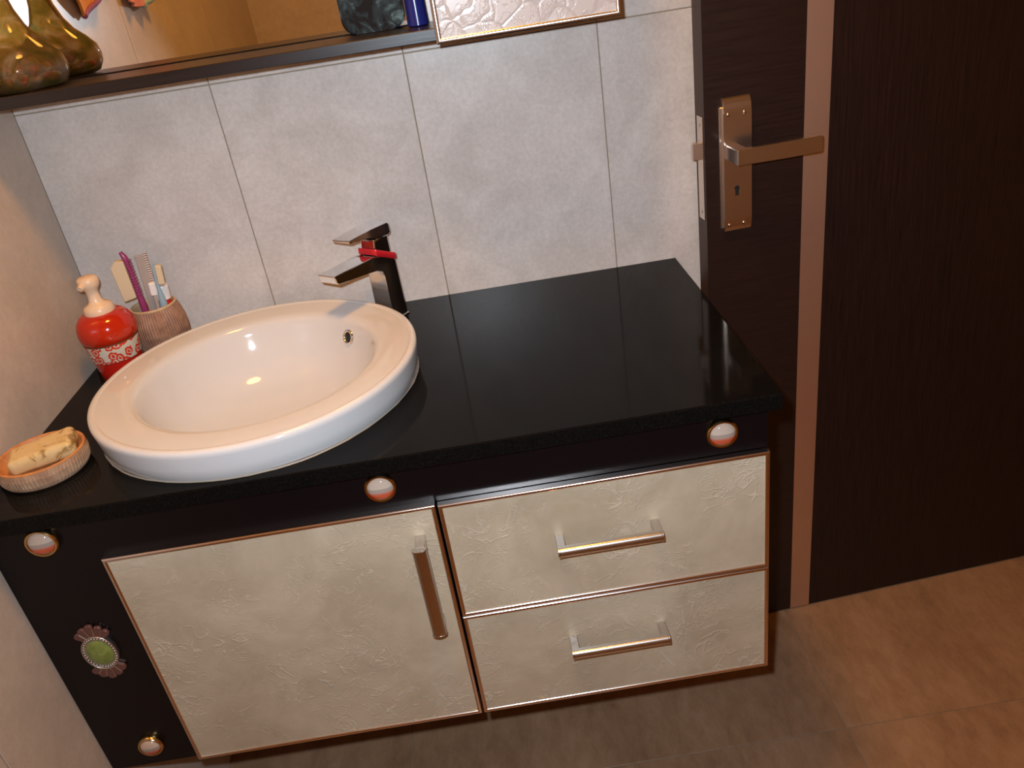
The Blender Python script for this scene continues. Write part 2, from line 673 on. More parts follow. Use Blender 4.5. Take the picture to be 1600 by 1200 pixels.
struct(box('wall_front', (-0.12, ROOM_X + 0.12, ROOM_Y - 0.12, ROOM_Y, FLOOR, CEIL), 'left_tile'), 'beige wall seen in the mirror')
struct(box('wall_right', (ROOM_X, ROOM_X + 0.12, ROOM_Y, 0.12, FLOOR, CEIL), 'left_tile'), 'beige side wall beyond the door')
struct(box('ceiling', (-0.12, ROOM_X + 0.12, ROOM_Y - 0.12, 0.12, CEIL, CEIL + 0.1), 'plaster'), 'plain pale ceiling')
fl_o = struct(box('floor', (-0.12, ROOM_X + 0.12, ROOM_Y - 0.12, 0.9, FLOOR - 0.1, FLOOR - 0.0022), 'grout'), 'brown tiled bathroom floor')
fx = [0.0, 0.373, 1.1966, 2.02, ROOM_X]
fy = [ROOM_Y, -1.177, -0.3537, 0.0022]
for a, b in zip(fx[:-1], fx[1:]):
    for c, d in zip(fy[:-1], fy[1:]):
        add_tile(fl_o, a, b, c, d, 0, 0, 'floor_tile', 'z')
add_tile(fl_o, DOOR_L, DOOR_R, 0.0022, 0.9, 0, 0, 'floor_tile', 'z')
struct(box('wall_corridor', (0.6, ROOM_X + 0.12, 0.9, 1.0, FLOOR, CEIL), 'plaster'), 'plain wall of the passage behind the door')

# door frame lining the opening
bm = bmesh.new()
box_bm(DOOR_L, DOOR_L + 0.012, 0.004, 0.12, FLOOR, FLOOR + 2.06, bm=bm)
box_bm(DOOR_R - 0.012, DOOR_R, 0.06, 0.12, FLOOR, FLOOR + 2.06, bm=bm)
box_bm(DOOR_L + 0.012, DOOR_R - 0.012, 0.06, 0.12, FLOOR + 2.045, FLOOR + 2.06, bm=bm)
struct(link('trim_1', finish(bm), 'wenge_v'), 'dark wooden lining of the doorway')

# ------------------------------------------------------------------ door, ajar
door = struct(empty('door_1', (1.159, -0.0482, FLOOR), math.radians(4.2137)), 'dark wenge door with a vertical metal strip, standing slightly ajar')
DX0, DX1, DT = -0.1138, 0.655, 0.040
S0, S1 = 0.0512, 0.0938
DZ0, DZ1 = 0.004, 2.03
box('door_core', (DX0, DX1, 0.0022, DT, DZ0, DZ1), 'wenge_edge', door)
box('veneer_panel', (DX0, S0, 0.0, 0.0021, DZ0, DZ1), 'wenge_h', door)
box('veneer_panel', (S1, DX1, 0.0, 0.0021, DZ0, DZ1), 'wenge_v', door)
tag(box('metal_strip', (S0, S1, 0.0004, 0.0021, DZ0, DZ1), 'steel_strip', door), 'vertical brushed metal inlay strip')
# lock face plate and latch bolt on the free edge
lp = tag(box('lock_face', (DX0 - 0.0012, DX0, 0.006, 0.030, 0.915, 1.082), 'lock_metal', door, 0.0004, 1), 'metal lock face on the door edge')
for z in (0.928, 1.069):
    link('screw', finish(sphere_bm((DX0 - 0.0012, 0.018, z), 0.0011, 0.0035, 0.0035, 12, 6), 40), 'chrome_worn', lp)
poly = [(DX0 - 0.0012, 0.007), (DX0 - 0.016, 0.010), (DX0 - 0.016, 0.020), (DX0 - 0.0012, 0.026)]
link('latch_bolt', finish(prism_bm(poly, 1.016, 1.043, 'z', 0.0008, 1), 30), 'lock_metal', lp)

# handle: curved back plate, lever, keyhole, screws
PXa, PXb = -0.0865, -0.0405
prof = [(0.0, 0.893), (-0.004, 0.892), (-0.0075, 0.895), (-0.0098, 0.902), (-0.0105, 0.915), (-0.0105, 1.085), (-0.0102, 1.093),
        (-0.0088, 1.099), (-0.0060, 1.1045), (-0.002, 1.108), (0.0, 1.108)]
hp = tag(link('handle_plate', finish(prism_bm(prof, PXa, PXb, 'x', 0.0006, 1), 25), 'lock_metal', door), 'tall metal back plate with rolled ends')
bm = box_bm(PXa - 0.0045, PXa + 0.004, -0.0035, 0.0, 0.899, 1.094, 0.0008, 1)
link('plate_backing', finish(bm, 30), 'lock_metal', hp)
for x, z in ((-0.0785, 0.905), (-0.0535, 0.905), (-0.0785, 1.083), (-0.052, 1.083)):
    link('screw', finish(sphere_bm((x, -0.0105, z), 0.0034, 0.0016, 0.0034, 12, 6), 40), 'chrome_worn', hp)
bm = prism_bm([(-0.0655 + 0.0042 * math.cos(a), 0.9655 + 0.0042 * math.sin(a)) for a in [PI * 1.25 - PI * 1.5 * i / 10 for i in range(11)]] + [(-0.0628, 0.9535), (-0.0682, 0.9535)], -0.0110, -0.0104, 'y')
link('keyhole', finish(bm), 'dark_hole', hp)
# lever: square neck then flat bar
bm = box_bm(-0.0835, -0.0635, -0.052, -0.0105, 1.014, 1.037, 0.0012, 1)
link('lever_neck', finish(bm, 30), 'lock_metal', hp)
poly = [(-0.0845, 1.0145), (0.0515, 1.0125), (0.0535, 1.0145), (0.0535, 1.0365), (0.0515, 1.0385), (-0.0845, 1.0385)]
bm = prism_bm(poly, -0.061, -0.050, 'y', 0.0012, 1)
link('lever_bar', finish(bm, 30), 'lock_metal', hp)

# ================================================================== ceiling lamp
lamp = tag(empty('ceiling_lamp', (LAMP_POS[0], LAMP_POS[1], CEIL)), 'round warm ceiling lamp above the bathroom, outside the view', 'lamp')
link('base', finish(lathe_bm([(0, 0), (0.15, 0), (0.15, -0.018), (0, -0.018)], 48), 30), 'white_plastic', lamp)
link('diffuser', finish(lathe_bm([(0.142, -0.018), (0.140, -0.03), (0.12, -0.048), (0.08, -0.06), (0.0, -0.066)], 48), 60), 'lamp', lamp)

# ================================================================== vanity
CX, CY = 0.325, -0.270                # basin centre
CR, CD = 1.0039, 0.5055               # worktop right end and depth
FY = -0.490                           # front face of the carcass
CB = -0.4717

wt_bm = bmesh.new()
outer = [(0.0005, -CD), (CR, -CD), (CR, -0.0005), (0.0005, -0.0005)]
ov = [wt_bm.verts.new((x, y, 0)) for x, y in outer]
hv = [wt_bm.verts.new((CX + 0.20 * math.cos(2 * PI * i / 72), CY + 0.20 * math.sin(2 * PI * i / 72), 0)) for i in range(72)]
es = [wt_bm.edges.new((ov[i], ov[(i + 1) % 4])) for i in range(4)] + [wt_bm.edges.new((hv[i], hv[(i + 1) % 72])) for i in range(72)]
bmesh.ops.triangle_fill(wt_bm, use_beauty=True, edges=es)
r = bmesh.ops.extrude_face_region(wt_bm, geom=list(wt_bm.faces))
bmesh.ops.translate(wt_bm, verts=[v for v in r['geom'] if isinstance(v, bmesh.types.BMVert)], vec=(0, 0, -0.022))
oe = [e for e in wt_bm.edges if all(abs(v.co.z) < 1e-6 for v in e.verts) and len(e.link_faces) == 2 and e.calc_face_angle(0) > 1 and all(math.hypot(v.co.x - CX, v.co.y - CY) > 0.21 for v in e.verts)]
bmesh.ops.bevel(wt_bm, geom=oe, offset=0.0018, segments=2, profile=0.5, affect='EDGES')
tag(link('worktop', finish(wt_bm), 'granite'), 'polished black stone worktop under the round basin', 'worktop')

van = tag(empty('vanity_cabinet', (0, 0, CB)), 'black wall-hung vanity cabinet with cream crinkled door and drawers', 'cabinet')


def vpart(name, b6, mat, parent=van, bev=0.0):
    x0, x1, y0, y1, z0, z1 = b6
    return box(name, (x0, x1, y0, y1, z0 - CB, z1 - CB), mat, parent, bev)


vpart('side_panel', (0.0015, 0.0195, FY + 0.0185, -0.001, CB, -0.0225), 'black_gloss')
vpart('side_panel', (0.9735, 0.9915, FY + 0.0185, -0.001, CB, -0.0225), 'black_gloss')
vpart('bottom_panel', (0.0200, 0.9730, FY + 0.0185, -0.001, CB, CB + 0.016), 'black_gloss')
vpart('back_panel', (0.0200, 0.9730, -0.0090, -0.001, CB + 0.0165, -0.0225), 'black_gloss')
bm = bmesh.new()
box_bm(0.0015, 0.9915, FY, FY + 0.018, -0.0845 - CB, -0.0225 - CB, bm=bm)
box_bm(0.0015, 0.133, FY, FY + 0.018, 0, -0.0845 - CB, bm=bm)
link('fascia', finish(bm), 'black_gloss', van)

FT = 0.0090                            # how far door and drawer fronts stand proud
FPROF = [(0.0, 0.0), (0.0, -FT - 0.0008), (0.0007, -FT - 0.0017), (0.0017, -FT - 0.0023), (0.0028, -FT - 0.0025), (0.0039, -FT - 0.0023), (0.0049, -FT - 0.0017), (0.0056, -FT - 0.0008), (0.0056, -FT + 0.0002)]


def front(name, x0, x1, z0, z1, label):
    """cream crinkled sheet inside a metal edging; origin at its lower left."""
    p = link(name, finish(box_bm(0.0035, x1 - x0 - 0.0035, -FT, -0.0005, 0.0035, z1 - z0 - 0.0035)), 'cream', van, (x0, FY, z0 - CB))
    tag(p, label)
    f = link('edging', finish(frame_bm(0, x1 - x0, 0, z1 - z0, FPROF), 35), 'frame_metal', p)
    f['label'] = 'thin rounded metal edging'
    return p


def bar_handle(parent, length, vertical, loc):
    """D-section bar on two flat posts."""
    h = 0.0140 if not vertical else 0.0185
    d = 0.034
    bm = bmesh.new()
    # bar: rounded front section swept along its length
    sec = [(-d + 0.009, -h / 2)] + [(-d + 0.0045 - 0.0055 * math.cos(t), h / 2 * math.sin(t)) for t in [-PI / 2 + PI * k / 12 for k in range(13)]] + [(-d + 0.009, h / 2)]
    prism_bm(sec, 0.0028, length - 0.0028, 'x', bm=bm)
    for a, b in ((0.0, 0.0026), (length - 0.0026, length)):
        prism_bm([(y * 1.01, z * 1.07) for y, z in sec], a, b, 'x', 0.0004, 1, bm=bm)
    for a in (0.0, length - 0.011):
        box_bm(a, a + 0.011, -d + 0.008, 0.0, -h * 0.30, h * 0.42, 0.0006, 1, bm=bm)
    if vertical:
        bmesh.ops.rotate(bm, verts=bm.verts, cent=(0, 0, 0), matrix=Matrix.Rotation(PI / 2, 3, 'Y'))
    o = link('handle', finish(bm, 25), 'nickel', parent, loc)
    return o


dr = front('cabinet_door', 0.1338, 0.5600, -0.4690, -0.0835, 'cream crinkled door below the basin')
tag(bar_handle(dr, 0.148, True, (0.5320 - 0.1338, -FT, -0.1270 + 0.4690)), 'upright satin metal bar handle')
w1 = front('drawer', 0.5632, 0.9910, -0.2762, -0.0855, 'upper cream crinkled drawer front')
tag(bar_handle(w1, 0.1375, False, (0.7050 - 0.5632, -FT, -0.1690 + 0.2762)), 'horizontal satin metal bar handle')
w2 = front('drawer', 0.5632, 0.9910, -0.4690, -0.2772, 'lower cream crinkled drawer front')
tag(bar_handle(w2, 0.1375, False, (0.7045 - 0.5632, -FT, -0.3520 + 0.4690)), 'horizontal satin metal bar handle')

# decorative knobs: metal ring with a striped glass stone
ring_prof = [(0.0, 0.0), (0.0205, 0.0), (0.0212, 0.003), (0.0205, 0.0065), (0.0188, 0.0085), (0.0170, 0.0085), (0.0160, 0.0068), (0.0, 0.0066)]
dome_prof = [(0.0160, 0.0070), (0.0150, 0.0090), (0.0120, 0.0112), (0.0075, 0.0126), (0.0, 0.0132)]
ring_me = finish(lathe_bm(ring_prof, 40), 40)
bmr = Matrix.Rotation(PI / 2, 4, 'X')
ring_me.transform(bmr)
ring_me.materials.append(M['brass'])
dome_me = finish(lathe_bm(dome_prof, 40), 60)
dome_me.transform(bmr)
dome_me.materials.append(M['stone'])
ring_small = ring_me
for i, (x, z) in enumerate(((0.0713, -0.0470), (0.4982, -0.0480), (0.9317, -0.0505), (0.0739, -0.4300))):
    k = link('ornament_knob', ring_me, None, van, (x, FY, z - CB))
    s = link('stone', dome_me, None, k)
    if i == 3:
        k.scale = (0.9, 1, 0.9)

# oval brooch-like ornament with petal fans
br = link('oval_ornament', finish(lathe_bm([(0.0, 0.0), (0.0225, 0.0), (0.0225, 0.004), (0.0, 0.0055)], 40), 40), 'pewter', van, (0.0715, FY, -0.2390 - CB))
br.data.transform(bmr)
br.data.transform(Matrix.Diagonal((0.92, 1, 1.18, 1)))
br.rotation_euler = (0, math.radians(0), 0)
br.scale = (1.12, 1, 1.12)
br['label'] = 'oval metal ornament with a green stone and petal fans'
st = lathe_bm([(0.0168, 0.0045), (0.0155, 0.0062), (0.011, 0.0078), (0.0, 0.0088)], 36)
me = finish(st, 60)
me.transform(bmr)
me.transform(Matrix.Diagonal((0.92, 1, 1.18, 1)))
tag(link('stone', me, 'green_stone', br), 'oval green stone')
bead_me = finish(sphere_bm((0, 0, 0), 0.0014, 0.0014, 0.0014, 8, 6), 60)
bead_me.materials.append(M['pewter'])
for i in range(34):
    a = 2 * PI * i / 34
    link('bead', bead_me, None, br, (0.0197 * 0.92 * math.cos(a), -0.0052, 0.0197 * 1.18 * math.sin(a)))
rim = [(0.0218 * 0.92 * math.cos(2 * PI * i / 40), -0.005, 0.0218 * 1.18 * math.sin(2 * PI * i / 40)) for i in range(40)]
link('rim', finish(tube_bm(rim, 0.0011, 8, closed=True), 60), 'pewter', br)
for sgn in (1, -1):
    for j in range(5):
        a = math.radians(-44 + 22 * j)
        w0, w1_, L0, L1 = 0.0030, 0.0050, 0.024, 0.044 - 0.002 * abs(j - 2)
        pts = [(-w0, L0), (w0, L0), (w1_, L1 - 0.004), (w1_ * 0.75, L1 - 0.001), (0, L1), (-w1_ * 0.75, L1 - 0.001), (-w1_, L1 - 0.004)]
        pl = []
        for x, z in pts:
            X = x * math.cos(a) + (z - 0.012) * math.sin(a)
            Z = -x * math.sin(a) + (z - 0.012) * math.cos(a) + 0.012
            pl.append((X, sgn * Z))
        link('petal', finish(prism_bm(pl, -0.0048, 0.0, 'y', 0.0008, 1), 30), 'petal_glass', br)
        e0, e1 = [Vector((pl[i][0], -0.0052, pl[i][1])) for i in (1, 2)]
        if j < 4:
            link('petal_rib', finish(tube_bm([e0, e1], 0.0007, 6), 60), 'pewter', br)

# ================================================================== basin
bas = tag(empty('washbasin', (CX, CY, 0)), 'round white ceramic countertop washbasin with a wide rim', 'washbasin')
bp = [(0.2235, 0.0012), (0.2262, 0.004), (0.2285, 0.020), (0.2312, 0.038), (0.2315, 0.0425), (0.2300, 0.0460), (0.2270, 0.0475), (0.2235, 0.0475),
      (0.2215, 0.0468), (0.2205, 0.0462), (0.2100, 0.0460), (0.1860, 0.0452), (0.1775, 0.0440), (0.1725, 0.0415), (0.1690, 0.0370), (0.1650, 0.0260), (0.1600, 0.0120), (0.1500, -0.0100),
      (0.1320, -0.0350), (0.1050, -0.0520), (0.0650, -0.0620), (0.0250, -0.0655), (0.0, -0.0660)]
bo = [(0.0, -0.078), (0.03, -0.0778), (0.075, -0.073), (0.118, -0.061), (0.145, -0.043), (0.163, -0.015), (0.174, 0.0012), (0.2235, 0.0012)]
bm = lathe_bm(bo + bp[1:], 128)
link('bowl', finish(bm, 50), 'ceramic', bas)
sl = []
bm = bmesh.new()
for i in range(90):
    a = 2 * PI * i / 90
    rr = 0.2248 + 0.0012 * math.sin(a * 5 + 1) + 0.001 * random.random()
    sl.append((rr * math.cos(a), rr * math.sin(a), 0.0012))
link('sealant_bead', finish(tube_bm(sl, 0.0014, 8, closed=True), 60), 'sealant', bas)
# overflow ring in the bowl wall, facing the bowl axis
oa = math.radians(44.0)
ovp = Vector((0.1605 * math.cos(oa), 0.1605 * math.sin(oa), 0.0172))
nrm = Vector((-math.cos(oa) * 0.94, -math.sin(oa) * 0.94, 0.36)).normalized()
q = nrm.to_track_quat('Z', 'Y').to_matrix().to_4x4()
q.translation = ovp
me = finish(lathe_bm([(0.0125, -0.003), (0.0128, 0.0008), (0.0115, 0.0024), (0.0095, 0.0026), (0.0080, 0.0012), (0.0078, -0.003)], 32), 50)
me.transform(q)
ovr = link('overflow_ring', me, 'chrome', bas)
me = finish(lathe_bm([(0.0, 0.0012), (0.0055, 0.0009), (0.0079, -0.0004), (0.0079, -0.003), (0, -0.003)], 24), 50)
me.transform(q)
link('overflow_hole', me, 'dark_hole', ovr)
dm = finish(lathe_bm([(0.0, -0.0610), (0.016, -0.0615), (0.021, -0.0632), (0.023, -0.0652), (0.0, -0.0653)], 32), 40)
link('drain_plug', dm, 'chrome', bas)

# ================================================================== faucet
FB = Vector((0.5294, -0.0562, 0.0))
FA = math.radians(-129.0)


def fmesh(bm, sm=25):
    """local: x = towards the spout tip, y = width, z = up"""
    return finish(bm, sm)


fau = tag(empty('faucet', FB, FA), 'chrome single-lever faucet with flat angular spout behind the basin', 'faucet')
# local y: the side seen dark on the right is y = 0, the far side y = -0.037 (n = +90deg of heading)
W = 0.037
body = [(0.0, 0.0), (0.0350, 0.0), (0.0335, 0.080), (0.0345, 0.0895), (0.040, 0.0955), (0.131, 0.1045), (0.1345, 0.1075), (0.1360, 0.1180), (0.1355, 0.1195), (0.052, 0.1180), (0.040, 0.1168), (0.006, 0.104), (0.002, 0.098)]
link('body', fmesh(prism_bm(body, -W, 0.0, 'y', 0.0014, 2)), 'chrome', fau)
neck = [(0.0055, 0.1045), (0.0405, 0.1175), (0.0375, 0.1415), (0.0055, 0.1435)]
link('cartridge_cover', fmesh(prism_bm(neck, -W + 0.003, -0.003, 'y', 0.002, 2)), 'chrome', fau)
lev = [(0.0, 0.1435), (0.006, 0.1405), (0.029, 0.1420), (0.039, 0.1475), (0.052, 0.1510), (0.0905, 0.1550), (0.0915, 0.1590), (0.0900, 0.1602), (0.043, 0.1615), (0.0045, 0.1620), (0.0005, 0.1585)]
link('lever', fmesh(prism_bm(lev, -W - 0.0005, 0.0005, 'y', 0.0016, 2)), 'chrome', fau)
link('base_ring', fmesh(prism_bm([(-0.002, 0.0002), (0.037, 0.0002), (0.037, 0.003), (-0.002, 0.003)], -W - 0.002, 0.002, 'y', 0.001, 1)), 'chrome_worn', fau)

# red rubber band stretched round the faucet under the lever
bnd = tag(empty('rubber_band', FB, FA), 'red rubber band stretched round the faucet neck', 'rubber band')
path = []
cxs = [(-0.0005, -W - 0.0008), (0.0430, -W - 0.0008), (0.0430, 0.0008), (-0.0005, 0.0008)]
rr = 0.004
corners = [((cxs[0][0] + rr, cxs[0][1] + rr), PI), ((cxs[1][0] - rr, cxs[1][1] + rr), 1.5 * PI), ((cxs[2][0] - rr, cxs[2][1] - rr), 0), ((cxs[3][0] + rr, cxs[3][1] - rr), 0.5 * PI)]
for (cx, cy), a0 in corners:
    for k in range(5):
        a = a0 + k * PI / 8
        x, y = cx + rr * math.cos(a), cy + rr * math.sin(a)
        path.append((x, y, 0.1035 + 0.0205 * max(0, min(1, x / 0.0425)) ** 1.2))
link('band', finish(tube_bm(path, 0.0018, 10, closed=True, ry=0.0052), 50), 'red_band', bnd)

# ================================================================== soap dispenser
DPX, DPY = 0.0695, -0.125
ds = tag(empty('soap_dispenser', (DPX, DPY, 0)), 'round orange soap dispenser with a floral band and wooden-coloured pump', 'soap dispenser')
link('body', finish(lathe_bm([(0.0, 0.0005), (0.030, 0.0005), (0.0325, 0.003), (0.0345, 0.02), (0.0365, 0.0375), (0.0, 0.0375)], 48), 40), 'red_glaze', ds)
link('floral_band', finish(lathe_bm([(0.0372, 0.0385), (0.0380, 0.042), (0.0408, 0.064), (0.0412, 0.0675)], 48), 40), 'floral', ds)['label'] = 'cream band printed with red flowers and leaves'
link('groove', finish(lathe_bm([(0.0, 0.0376), (0.0362, 0.0376), (0.0366, 0.0388), (0.0405, 0.0672), (0.0405, 0.0695), (0, 0.0695)], 48), 40), 'groove', ds)
link('shoulder', finish(lathe_bm([(0.0, 0.0696), (0.0405, 0.0696), (0.0425, 0.072), (0.0440, 0.078), (0.0442, 0.085), (0.0430, 0.093), (0.0395, 0.102), (0.0335, 0.109), (0.0270, 0.1128), (0.0, 0.1135)], 48), 50), 'orange_glaze', ds)
pump = link('pump', finish(lathe_bm([(0.0, 0.1125), (0.0225, 0.1125), (0.0230, 0.116), (0.0218, 0.121), (0.0195, 0.1255), (0.0120, 0.1285), (0.0100, 0.132), (0.0088, 0.142), (0.0092, 0.149), (0.0125, 0.153), (0.0150, 0.157), (0.0158, 0.163), (0.0150, 0.168), (0.0115, 0.1708), (0.0, 0.1715)], 40), 45), 'pump_plastic', ds)
link('nozzle', finish(tube_bm([(0, 0, 0.161), (-0.004, -0.014, 0.161), (-0.006, -0.021, 0.1585)], [0.0062, 0.0055, 0.0045], 12), 45), 'pump_plastic', pump)

# ================================================================== tumbler with brushes
TX, TY = 0.1205, -0.0525
tb = tag(empty('toothbrush_tumbler', (TX, TY, 0)), 'ribbed brown barrel-shaped tumbler holding toothbrushes', 'tumbler')


def rib(r, z, a, i):
    return r + (0.0009 if i % 2 == 0 else 0.0)


link('cup', finish(lathe_bm([(0.0, 0.0005), (0.033, 0.0005), (0.0365, 0.004), (0.0415, 0.022), (0.0436, 0.042), (0.0425, 0.060), (0.0390, 0.076), (0.0362, 0.0835)], 120, rfun=rib)), 'wicker', tb)
link('rim', finish(lathe_bm([(0.0362, 0.0835), (0.0368, 0.0850), (0.0362, 0.0868), (0.0340, 0.0872), (0.0328, 0.0858), (0.0325, 0.080), (0.0300, 0.010), (0.0, 0.008)], 60), 50), 'wicker_rim', tb)


def oriented(name, base, tip, side):
    """Empty whose local z runs base -> tip and local x ~ side."""
    o = bpy.data.objects.new(name, None)
    o.empty_display_size = 0.02
    COL.objects.link(o)
    z = (Vector(tip) - Vector(base)).normalized()
    x = Vector(side) - z * Vector(side).dot(z)
    x.normalize()
    y = z.cross(x)
    mm = Matrix((x, y, z)).transposed().to_4x4()
    mm.translation = Vector(base)
    o.matrix_world = mm
    return o


# big purple-handled brush: handle, ridged back, wide cream bristle block
pb = tag(oriented('purple_toothbrush', (TX - 0.012, TY - 0.010, 0.0105), (0.1105, -0.0610, 0.1815), (1, 0.1, 0)), 'purple ridged toothbrush with wide cream bristles', 'toothbrush', None)
L = 0.172
link('handle', finish(tube_bm([(0, 0, 0.002), (0, 0, 0.05), (0, 0, 0.078), (-0.0005, 0, 0.10), (0.0, 0, 0.14), (-0.0025, 0, 0.163), (-0.006, 0.001, L)], [0.003, 0.004, 0.0062, 0.0045, 0.0040, 0.0048, 0.0030], 12), 50), 'purple', pb)
rdg = finish(box_bm(-0.0046, 0.0046, -0.0050, 0.0050, -0.0008, 0.0008, 0.0004, 1), 30)
rdg.materials.append(M['purple'])
for k in range(13):
    link('ridge', rdg, None, pb, (0, 0, 0.100 + k * 0.0048))
poly = [(-0.0045, 0.096), (-0.0250, 0.092), (-0.0275, 0.150), (-0.0180, 0.160), (-0.0050, 0.158)]
link('bristles', finish(prism_bm(poly, -0.007, 0.007, 'y', 0.0012, 1), 30), 'bristle', pb)

# pale translucent brush guard beside it
pg = tag(oriented('comb', (TX - 0.004, TY + 0.006, 0.0105), (0.1225, -0.0420, 0.166), (1, 0.1, 0)), 'pale translucent comb standing behind the purple toothbrush', 'comb')
link('spine', finish(box_bm(-0.0075, 0.006, -0.0016, 0.0016, 0.0, 0.158, 0.0012, 1), 30), 'clear', pg)
th = finish(box_bm(0.0062, 0.0120, -0.0011, 0.0011, -0.0011, 0.0011))
th.materials.append(M['pale_bristle'])
for k in range(17):
    link('tooth', th, None, pg, (0, 0, 0.100 + k * 0.0038))

bb = tag(oriented('blue_toothbrush', (TX + 0.012, TY - 0.012, 0.0105), (0.1490, -0.0640, 0.1490), (1, 0.1, 0)), 'pale blue toothbrush with a cream bristle head', 'toothbrush')
link('handle', finish(tube_bm([(0, 0, 0.001), (0, 0, 0.06), (0.001, 0, 0.078), (0, 0, 0.092), (-0.001, 0, 0.105), (-0.002, 0, 0.125), (-0.001, 0, 0.143), (0.003, 0, 0.146)], [0.0035, 0.005, 0.0065, 0.0048, 0.0030, 0.0026, 0.0026, 0.0015], 12), 50), 'pale_blue', bb)
link('bristles', finish(box_bm(0.0006, 0.0105, -0.0045, 0.0045, 0.112, 0.1445, 0.0016, 1), 30), 'bristle', bb)

tt = tag(oriented('toothpaste_tube', (TX + 0.012, TY + 0.006, 0.0105), (0.1430, -0.0480, 0.130), (1, 0.1, 0)), 'red tube with a broad white cap in the tumbler', 'tube')
link('tube', finish(lathe_bm([(0, 0), (0.0095, 0), (0.0108, 0.03), (0.0112, 0.074), (0.009, 0.081), (0, 0.0815)], 24), 40), 'red_plastic', tt)
link('cap', finish(lathe_bm([(0, 0.082), (0.0112, 0.082), (0.0112, 0.103), (0.0104, 0.105), (0, 0.105)], 24), 40), 'white_plastic', tt)

wh = tag(oriented('white_toothbrush', (TX + 0.002, TY - 0.004, 0.0105), (0.1330, -0.0560, 0.128), (1, 0.1, 0)), 'short white brush between the purple and blue toothbrushes', 'toothbrush')
link('handle', finish(tube_bm([(0, 0, 0.001), (0, 0, 0.085), (0, 0, 0.100)], [0.003, 0.0035, 0.003], 10), 50), 'clear', wh)
link('head', finish(box_bm(-0.0055, 0.0055, -0.004, 0.004, 0.092, 0.114, 0.0015, 1), 30), 'white_plastic', wh)

# ================================================================== soap dish and soap
SX, SY = 0.0580, -0.3980
sd = tag(empty('soap_dish', (SX, SY, 0), math.radians(0)), 'round ribbed brown soap dish at the left end of the worktop', 'soap dish')


def ribd(r, z, a, i):
    return r + (0.0008 if (i % 2 == 0 and 0.004 < z < 0.026) else 0.0)


link('side', finish(lathe_bm([(0.0, 0.0004), (0.0500, 0.0004), (0.0530, 0.003), (0.0550, 0.008), (0.0562, 0.018), (0.0558, 0.0265)], 150, rfun=ribd)), 'dish_side', sd)
link('inner', finish(lathe_bm([(0.0558, 0.0265), (0.0556, 0.0282), (0.0540, 0.0290), (0.0515, 0.0280), (0.0490, 0.0215), (0.0430, 0.0155), (0.0300, 0.0130), (0.0, 0.0125)], 72), 45), 'dish_inner', sd)
sp_bm = box_bm(-0.0420, 0.0420, -0.0235, 0.0235, 0.0, 0.0235, 0.0075, 3)
for v in sp_bm.verts:
    v.co.z += 0.0022 * math.sin(v.co.x * 70 + 1.0) * (1 if v.co.z > 0.012 else 0.15)
    v.co.y *= 1 + 0.10 * math.sin(v.co.x * 40)
so = link('soap_bar', finish(sp_bm, 80), 'soap', None, (SX + 0.004, SY + 0.004, 0.0165))
so.rotation_euler = (math.radians(4), math.radians(-5), math.radians(17))
tag(so, 'worn yellowish bar of soap lying in the brown dish', 'soap')

# ================================================================== mirror, shelf and wall cabinet
LZ0, LZ1, LY = 0.4208, 0.4368, -0.1482
CXL, CXR = 0.6562, 0.9065
tag(box('wall_shelf', (0.0006, CXL + 0.0028, LY, -0.0006, LZ0, LZ1), 'shelf_wood', None, 0.001, 1), 'narrow dark wooden shelf below the mirror', 'shelf')
mr = tag(empty('wall_mirror', (0.31, -0.001, LZ1)), 'large wall mirror above the dark shelf', 'mirror')
box('backing', (-0.3090, 0.3100, -0.014, 0.0, 0.0006, 0.80), 'shelf_wood', mr)
box('glass', (-0.3090, 0.3100, -0.019, -0.0141, 0.0006, 0.80), 'mirror', mr, 0.0012, 1)

wc = tag(empty('wall_cabinet', (CXL, -0.001, 0.4145)), 'small wall cabinet with a chrome-edged pebbled cream door', 'cabinet')
cw = CXR - CXL
box('carcass', (0.003, cw - 0.003, -0.148, -0.0005, 0.006, 0.80), 'black_gloss', wc)
cdp = link('cabinet_door', finish(box_bm(0.0045, cw - 0.0045, -0.0184, -0.0005, 0.0045, 0.800)), 'pebbled', wc, (0, -0.1485, 0.0030))
link('edging', finish(frame_bm(0, cw, 0, 0.8045, [(0.0, 0.0), (0.0, -0.0194), (0.0009, -0.0206), (0.0022, -0.0213), (0.0036, -0.0216), (0.0050, -0.0213), (0.0063, -0.0206), (0.0072, -0.0194), (0.0072, -0.0182)]), 35), 'chrome_satin', cdp)

# blue bottle and pale box on the shelf
bt = tag(empty('blue_bottle', (0.6330, -0.062, LZ1)), 'tall glossy dark blue bottle standing between mirror and wall cabinet', 'bottle')
link('body', finish(lathe_bm([(0, 0.0005), (0.0135, 0.0005), (0.0155, 0.002), (0.0148, 0.02), (0.0138, 0.07), (0.0135, 0.10), (0.010, 0.118), (0, 0.119)], 32), 45), 'blue_bottle', bt)
link('cap', finish(lathe_bm([(0, 0.119), (0.009, 0.119), (0.009, 0.142), (0.007, 0.145), (0, 0.145)], 24), 45), 'label_grey', bt)

